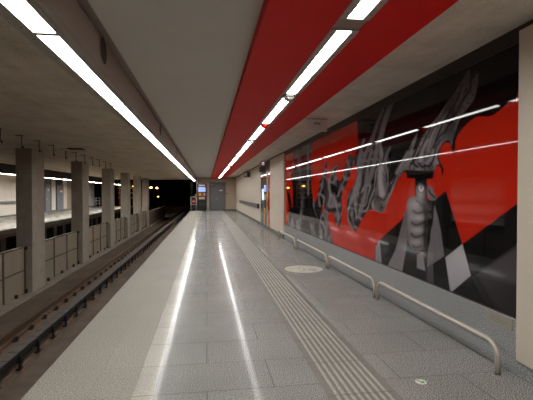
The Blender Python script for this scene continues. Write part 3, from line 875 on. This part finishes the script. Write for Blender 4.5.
def art(x, y):
    sh = x.shape; n = x.size
    c = np.tile(RED, (n, 1)).astype(float)
    wx = x + 5 * (vnoise(x * .09, y * .05, 3) - .5); wy = y + 8 * (vnoise(x * .08, y * .06, 4) - .5)
    nn = fbm(wx * .055, wy * .026, 11)
    m1 = .5 + .5 * np.sin(2 * PI * nn * 6.5)
    fine = fbm(wx * .12, wy * .045, 21)
    m2 = .5 + .5 * np.sin(2 * PI * fine * 4.5)
    marble = np.clip(m1 ** 3.2 * 1.1 + .12 * m2 - .03, 0, 1)
    lines = np.clip(np.abs(np.sin(PI * nn * 7.5)) * 3.2, 0, 1)
    # --- black mass with flames
    top = cov(sdf(x, y, smooth(B_TOP, 4)))
    c = over(c, BLK, top)
    # marbled drops on the left part of the black mass
    drop = np.clip((392 - x) / 18, 0, 1) * np.clip((y - 138) / 30, 0, 1) * top
    mc = BLK[None] * (1 - marble[:, None]) + (GRY * .85)[None] * marble[:, None]
    mc = mc * (.08 + .85 * np.clip(np.abs(np.sin(PI * nn * 5.2)) * 2.2, 0, 1))[:, None]
    c = over(c, mc, drop)
    # thin rising wisps
    for pts, w0, w1, g in [([(391, 104), (388, 112), (384, 124), (381, 136), (377, 150), (373, 168), (369, 182)], 2.6, 2.2, .5),
                           ([(383, 110), (378, 122), (374, 134), (368, 148), (363, 162), (360, 176), (354, 196)], 1.6, 2.0, .45),
                           ([(364, 140), (361, 150), (359, 163), (358, 178), (352, 198), (351, 214)], 1.3, 2.4, .5),
                           ([(372, 150), (368, 166), (366, 184), (364, 200), (359, 214)], 1.2, 2.4, .5),
                           ([(374, 138), (371, 150), (369, 160)], .8, 1.2, .4)]:
        d = stroke(x, y, pts, w0, w1)
        c = over(c, GRY * g * 1.3, cov(d, .9) * .85 * np.clip(top * 2, 0, 1))
    # concentric drop in the large left lobe
    for cx, cy, rx, ry, tilt in [(353.5, 203, 5.4, 26, .16), (339, 211, 2.8, 15, .05), (383, 188, 5.0, 22, .16)]:
        u = (x - cx) - tilt * (cy - y); v = y - cy
        rr = np.sqrt((u / rx) ** 2 + (v / ry) ** 2)
        ring = .5 + .5 * np.sin(rr * 9.5 + 5 * (fbm(x * .09, y * .04, 51) - .5) * 3)
        rc = BLK[None] * (1 - ring[:, None]) + (GRY * 1.25)[None] * ring[:, None]
        c = over(c, rc * .85, np.clip((1.35 - rr) * 3, 0, 1) * .7 * (drop > .2))
    # --- middle spires
    mid = cov(sdf(x, y, smooth(B_MID, 4)))
    d_in = -sdf(x, y, smooth(B_MID, 2))
    mm = np.clip(marble * 1.0 + .02, 0, 1)
    mc = BLK[None] * (1 - mm[:, None]) + (GRY * .62)[None] * mm[:, None]
    c = over(c, mc, mid)
    for pts, w0, w1, g in [([(338, 165.5), (333, 169), (330.5, 176), (329, 186), (331, 195)], .9, 1.6, 1.3), ([(325.5, 170), (323, 180), (322, 188), (319, 196), (320, 206)], .6, 1.3, 1.1),
                           ([(351, 160), (347, 168), (345, 178), (341, 187), (338, 196)], .6, 1.3, .9), ([(314, 212), (318, 225), (320, 238)], 1.5, 2.5, 1.2), ([(322, 222), (326, 232), (323, 243)], 1.2, 2.2, 1.3),
                           ([(333, 196), (336, 204), (338.6, 216), (337.5, 220)], 1.0, 1.3, 1.3)]:
        c = over(c, GRY * g * .8, cov(stroke(x, y, pts, w0 * .75, w1 * .75), .8) * .75 * mid)
    c = over(c, RED * .9, cov(sdf(x, y, smooth([(323.6, 204), (324.2, 208), (322.8, 212.5), (322, 208.5)], 3)), .4))
    # --- left dark body
    kl = cov(sdf(x, y, smooth(K_LEFT, 4)))
    st_ = fbm(x * .38, y * .035, 31)
    kk = np.clip((st_ - .52) * 3.2, 0, 1) * (.35 + .65 * np.clip((y - 195) / 25, 0, 1)) + .5 * np.clip((y - 214) / 8, 0, 1) * np.clip((fbm(x * .2, y * .12, 33) - .35) * 2.5, 0, 1)  # grey streaks are artwork; lower lighter shapes are reflections painted into the print
    kk = np.clip(kk + .30 * np.clip((185 - y) / 30, 0, 1) * vnoise(x * .3, y * .02, 35), 0, 1)
    mc = (BLK * 1.6)[None] * (1 - kk[:, None]) + (GRY * 1.1)[None] * kk[:, None]
    c = over(c, mc, kl)
    c = over(c, GRY * .9, cov(sdf(x, y, [(307.2, 110), (309, 110), (309, 196), (307.2, 196)]), .4) * .6)
    # --- big torch flame
    fr = cov(sdf(x, y, smooth(FLAME_R, 4)), .6)
    base = np.clip(.42 + .55 * (fbm(wx * .10, wy * .05, 41) - .4) * 2, .12, 1)
    up = np.clip((y - 75) / 75, .32, 1.0)
    body = (GRY * 1.15)[None] * (base * up)[:, None] * (.35 + .65 * lines)[:, None]
    c = over(c, body, fr)
    dk = [([(472, 76), (470, 90), (463, 100), (457, 112), (450, 124)], .6, .9), ([(462, 84), (458, 98), (450, 112), (442, 126), (436, 140)], .4, .8), ([(447, 108), (438, 122), (430, 136), (426, 150), (418, 160)], .4, .9),
          ([(430, 130), (424, 142), (420, 152), (411, 164)], .5, 1.0), ([(452, 118), (446, 130), (440, 136), (434, 146), (430, 158), (424, 167), (419, 163), (421, 154), (427, 146)], .6, .9),
          ([(417, 148), (413, 158), (414, 164), (418, 167)], .8, .9), ([(440, 140), (436, 148), (434, 158), (430, 166), (425, 165)], .5, .8), ([(412, 146), (406, 158), (401, 168), (395, 178), (389, 192)], .4, .8),
          ([(384, 156), (381, 168), (378, 182), (379, 196), (384, 200), (388, 192), (390, 184)], .5, .8)]
    for pts, w0, w1 in dk:
        c = over(c, BLK * 2, cov(stroke(x, y, pts, w0 * 1.1, w1 * 1.25), .6) * .9)
    for pts, w0, w1, g in [([(428, 140), (423, 150), (420, 160)], 1.2, 2.2, 1.35), ([(436, 128), (431, 138), (428, 150)], 1.0, 1.8, 1.1), ([(381, 166), (380, 180), (382, 194)], 1.8, 3.0, 1.5), ([(408, 152), (403, 162), (397, 173)], 1.2, 1.8, 1.1),
                           ([(433, 150), (431, 158), (427, 163)], 1.0, 1.4, 1.4)]:
        c = over(c, GRY * g, cov(stroke(x, y, pts, w0, w1), 1.3) * .75)
    # --- torch cup and handle
    c = over(c, BLK, cov(sdf(x, y, [(405.5, 170), (434, 171.5), (433, 178.5), (427, 179), (427, 262), (415, 262), (415, 178.5), (407, 178)])))
    # --- black ground facets
    c = over(c, BLK, cov(sdf(x, y, [(446, 191), (462.5, 244), (519, 202.5), (519, 330), (440, 300), (374, 268), (375, 247), (380, 239.5), (402, 219.5), (408, 209), (437, 198)])))
    fac = [([(379.8, 240), (382, 266), (375.2, 263), (375.5, 247)], GRY * .95, GRY * .9),
           ([(405.5, 211), (408, 222), (408, 238), (405, 256), (401.5, 276), (386.5, 268), (395.5, 250), (402, 224)], GRY * .4, GRY * .9),
           ([(417, 254), (423, 252.5), (425.5, 271), (417, 268)], GRY * .8, GRY * .9),
           ([(434.5, 205), (438, 217), (441, 231), (444.3, 256), (427, 268), (428, 250), (430, 237), (432, 222)], GRY * .62, GRY * .5),
           ([(427, 268), (433, 263), (434, 285), (427, 282)], GRY * .28, GRY * .2),
           ([(462.5, 244), (445.5, 257.5), (450.5, 293), (471, 275.5)], LGT * .95, LGT * .8),
           ([(519, 245), (475, 275.5), (471, 276), (484, 300), (500, 312), (519, 322)], GRY * .13, GRY * .07)]
    for P, a, b in fac:
        ys_ = [p[1] for p in P]; t = np.clip((y - min(ys_)) / (max(ys_) - min(ys_)), 0, 1)[:, None]
        c = over(c, a[None] * (1 - t) + b[None] * t, cov(sdf(x, y, P)))
    c = over(c, GRY * .26, cov(sdf(x, y, [(519, 245), (519, 285), (478, 274)]), 3) * .8)
    c = over(c, BLK, cov(sdf(x, y, [(474, 277), (484, 301), (500, 312), (492, 300), (478, 277)]), 1.5) * .6)
    # --- hand
    HAND = [(407.5, 201), (410.5, 197), (415.6, 195.5), (416, 188), (417.5, 184.6), (420.5, 183.2), (424, 184.6), (426.2, 188), (427, 197), (430.5, 202), (433.5, 210), (433, 222), (431, 230), (430.2, 240), (428, 248), (422, 250.5), (413, 250), (408.5, 243), (407, 232), (406.6, 222), (406.4, 210)]
    hs = sdf(x, y, smooth(HAND, 4))
    dark_r = np.clip((x - 420) / 8, 0, 1)
    hb = (GRY * .62)[None] * ((1 - .94 * dark_r) * (.7 + .3 * np.clip(-hs / 2, 0, 1)))[:, None]
    c = over(c, hb, cov(hs))
    hm = cov(hs)
    for cx, cy, rx, ry, g in [(414.5, 205, 7.5, 7, 1.2), (411.5, 216, 5, 14, .75), (418.5, 217.8, 7, 3.6, 1.2), (417.5, 230.2, 7.5, 3.8, 1.1), (416, 242, 7, 4, .95), (420.8, 192, 3.6, 8, 1.2)]:
        rr = ((x - cx) / rx) ** 2 + ((y - cy) / ry) ** 2
        c = over(c, GRY * g * 1.3, np.exp(-rr * 1.5) * .85 * hm)
    for pts, w in [([(413.5, 211), (417.5, 213.2), (424, 211.6)], .8), ([(412, 222.5), (415.5, 225), (420.5, 224), (425, 221.5)], 1.2), ([(411.5, 234), (414.5, 237), (419.5, 236.4), (424.5, 233.8)], 1.2), ([(413, 246), (416, 247.8), (421, 246.2)], .8),
                   ([(417, 201), (420, 203), (421, 206)], .5), ([(424, 205), (426, 218), (425, 232), (425.5, 246)], 1.8)]:
        c = over(c, BLK * 2, cov(stroke(x, y, pts, w * .9, w * .9), 1.2) * .75 * hm)
    c = over(c, BLK, cov(np.abs(sdf(x, y, smooth([(418.4, 185.6), (421, 184.4), (424, 186.5), (424.3, 190), (421.5, 193), (418.6, 190.5)], 4))) - .35, .4) * .6)
    c = over(c, LGT * 1.25, cov(sdf(x, y, smooth([(418.8, 186.5), (421, 185.2), (423.6, 187), (423.8, 189.6), (421.4, 192), (419, 190)], 4)), .5) * .9)
    c = over(c, BLK, cov(stroke(x, y, [(421.2, 185.8), (421.3, 188.5)], .55, .45), .3))
    # curled finger tip to the right of the thumb
    tip = sdf(x, y, smooth([(427.5, 188), (430, 185.6), (432.6, 187.5), (434.5, 193), (437, 197.5), (434.5, 200.5), (430, 199.5), (427.3, 194)], 4))
    c = over(c, GRY * .55, cov(tip)); c = over(c, BLK * 2, cov(stroke(x, y, [(428.6, 190), (431, 194), (435, 197.5)], .6, .7), .5) * cov(tip))
    return np.clip(c, 0, 1)

def mural_mat():
    m, nt, b = new_mat('mural_print')
    N = nt.nodes; L = nt.links
    at = N.new('ShaderNodeAttribute'); at.attribute_name = 'print'; at.attribute_type = 'GEOMETRY'
    L.new(at.outputs['Color'], b.inputs['Base Color'])
    b.inputs['Roughness'].default_value = 0.03
    b.inputs['Specular IOR Level'].default_value = 0.2
    geo = N.new('ShaderNodeNewGeometry')
    nz = N.new('ShaderNodeTexNoise'); nz.inputs['Scale'].default_value = 1.2; nz.inputs['Detail'].default_value = 1
    L.new(geo.outputs['Position'], nz.inputs['Vector'])
    bp = N.new('ShaderNodeBump'); bp.inputs['Strength'].default_value = 0.02; bp.inputs['Distance'].default_value = 0.02
    L.new(nz.outputs['Fac'], bp.inputs['Height']); L.new(bp.outputs['Normal'], b.inputs['Normal'])
    return m
M['mural_print'] = mural_mat()
MX, MY0, MY1, MZ0, MZ1 = 2.632, 3.115, 13.645, .482, 2.826
mu = thing('mural', 'long glossy wall mural of a hand holding a torch, black and grey on red', 'mural', (MX, (MY0 + MY1) / 2, MZ0))
part(MB().box(2.618, 2.66, MY0, MY1, .472, .484, 'dark_trim').box(2.622, 2.66, MY1, MY1 + .015, .472, 2.83, 'steel'), 'mural_frame', mu)
NP_ = 8
seams = [MY0 + (MY1 - MY0) * k / NP_ for k in range(NP_ + 1)]
for k in range(NP_):
    ya, yb = seams[k] + .0015, seams[k + 1] - .0015
    xa, _ = art_xy(MX, ya, 1.5); xb, _ = art_xy(MX, yb, 1.5)
    nc = max(24, int(abs(xa - xb) * 2.2)); 
    _, t0 = art_xy(MX, ya, MZ1); _, t1 = art_xy(MX, ya, MZ0)
    nr = int(abs(t1 - t0) * 1.6)
    inv = np.linspace(1 / ya, 1 / yb, nc + 1); Ys = 1 / inv
    Zs = np.linspace(MZ0, MZ1, nr + 1)
    YY, ZZ = np.meshgrid(Ys, Zs)
    ax, ay = art_xy(MX, YY.ravel(), ZZ.ravel())
    col = art(ax, ay)
    nv = YY.size
    co = np.stack([np.full(nv, MX - .001), YY.ravel(), ZZ.ravel()], 1)
    # back and sides give each pane its thickness
    extra = np.array([[MX + .012, ya, MZ0], [MX + .012, yb, MZ0], [MX + .012, yb, MZ1], [MX + .012, ya, MZ1]])
    idx = np.arange(nv).reshape(nr + 1, nc + 1)
    q = np.stack([idx[:-1, :-1], idx[1:, :-1], idx[1:, 1:], idx[:-1, 1:]], -1).reshape(-1, 4)
    e0 = nv
    corner = [idx[0, 0], idx[0, -1], idx[-1, -1], idx[-1, 0]]
    sides = []
    for s in range(4):
        n2 = (s + 1) % 4
        edge = {0: idx[0, :], 1: idx[:, -1], 2: idx[-1, ::-1], 3: idx[::-1, 0]}[s]
        sides.append(list(int(v) for v in edge) + [e0 + n2, e0 + s])
    faces = [tuple(int(v) for v in f) for f in q] + [tuple(s) for s in sides] + [(e0, e0 + 1, e0 + 2, e0 + 3)]
    allco = np.vstack([co, extra]) - np.array(ORI[mu.name])
    me = bpy.data.meshes.new('glass_panel')
    me.from_pydata([tuple(v) for v in allco], [], faces)
    attr = me.color_attributes.new('print', 'FLOAT_COLOR', 'POINT')
    cc_ = np.ones((nv + 4, 4), np.float32); cc_[:nv, :3] = col; cc_[nv:, :3] = .02
    attr.data.foreach_set('color', cc_.ravel())
    me.materials.append(M['mural_print'])
    me.update()
    o = bpy.data.objects.new('glass_panel', me); C.objects.link(o); o.parent = mu

# ------------------------------------------------------------------ world and output
w = bpy.data.worlds.new('world'); SC.world = w; w.use_nodes = True
w.node_tree.nodes['Background'].inputs['Color'].default_value = (0.002, 0.002, 0.002, 1)
w.node_tree.nodes['Background'].inputs['Strength'].default_value = 1.0
SC.view_settings.view_transform = 'Standard'
SC.view_settings.look = 'None'
SC.view_settings.exposure = 0.0
SC.view_settings.gamma = 1.0
SC.view_settings.use_curve_mapping = False
cy = SC.cycles
cy.use_denoising = True
cy.max_bounces = 8; cy.diffuse_bounces = 5; cy.glossy_bounces = 4
cy.sample_clamp_indirect = 6.0
cy.caustics_reflective = False
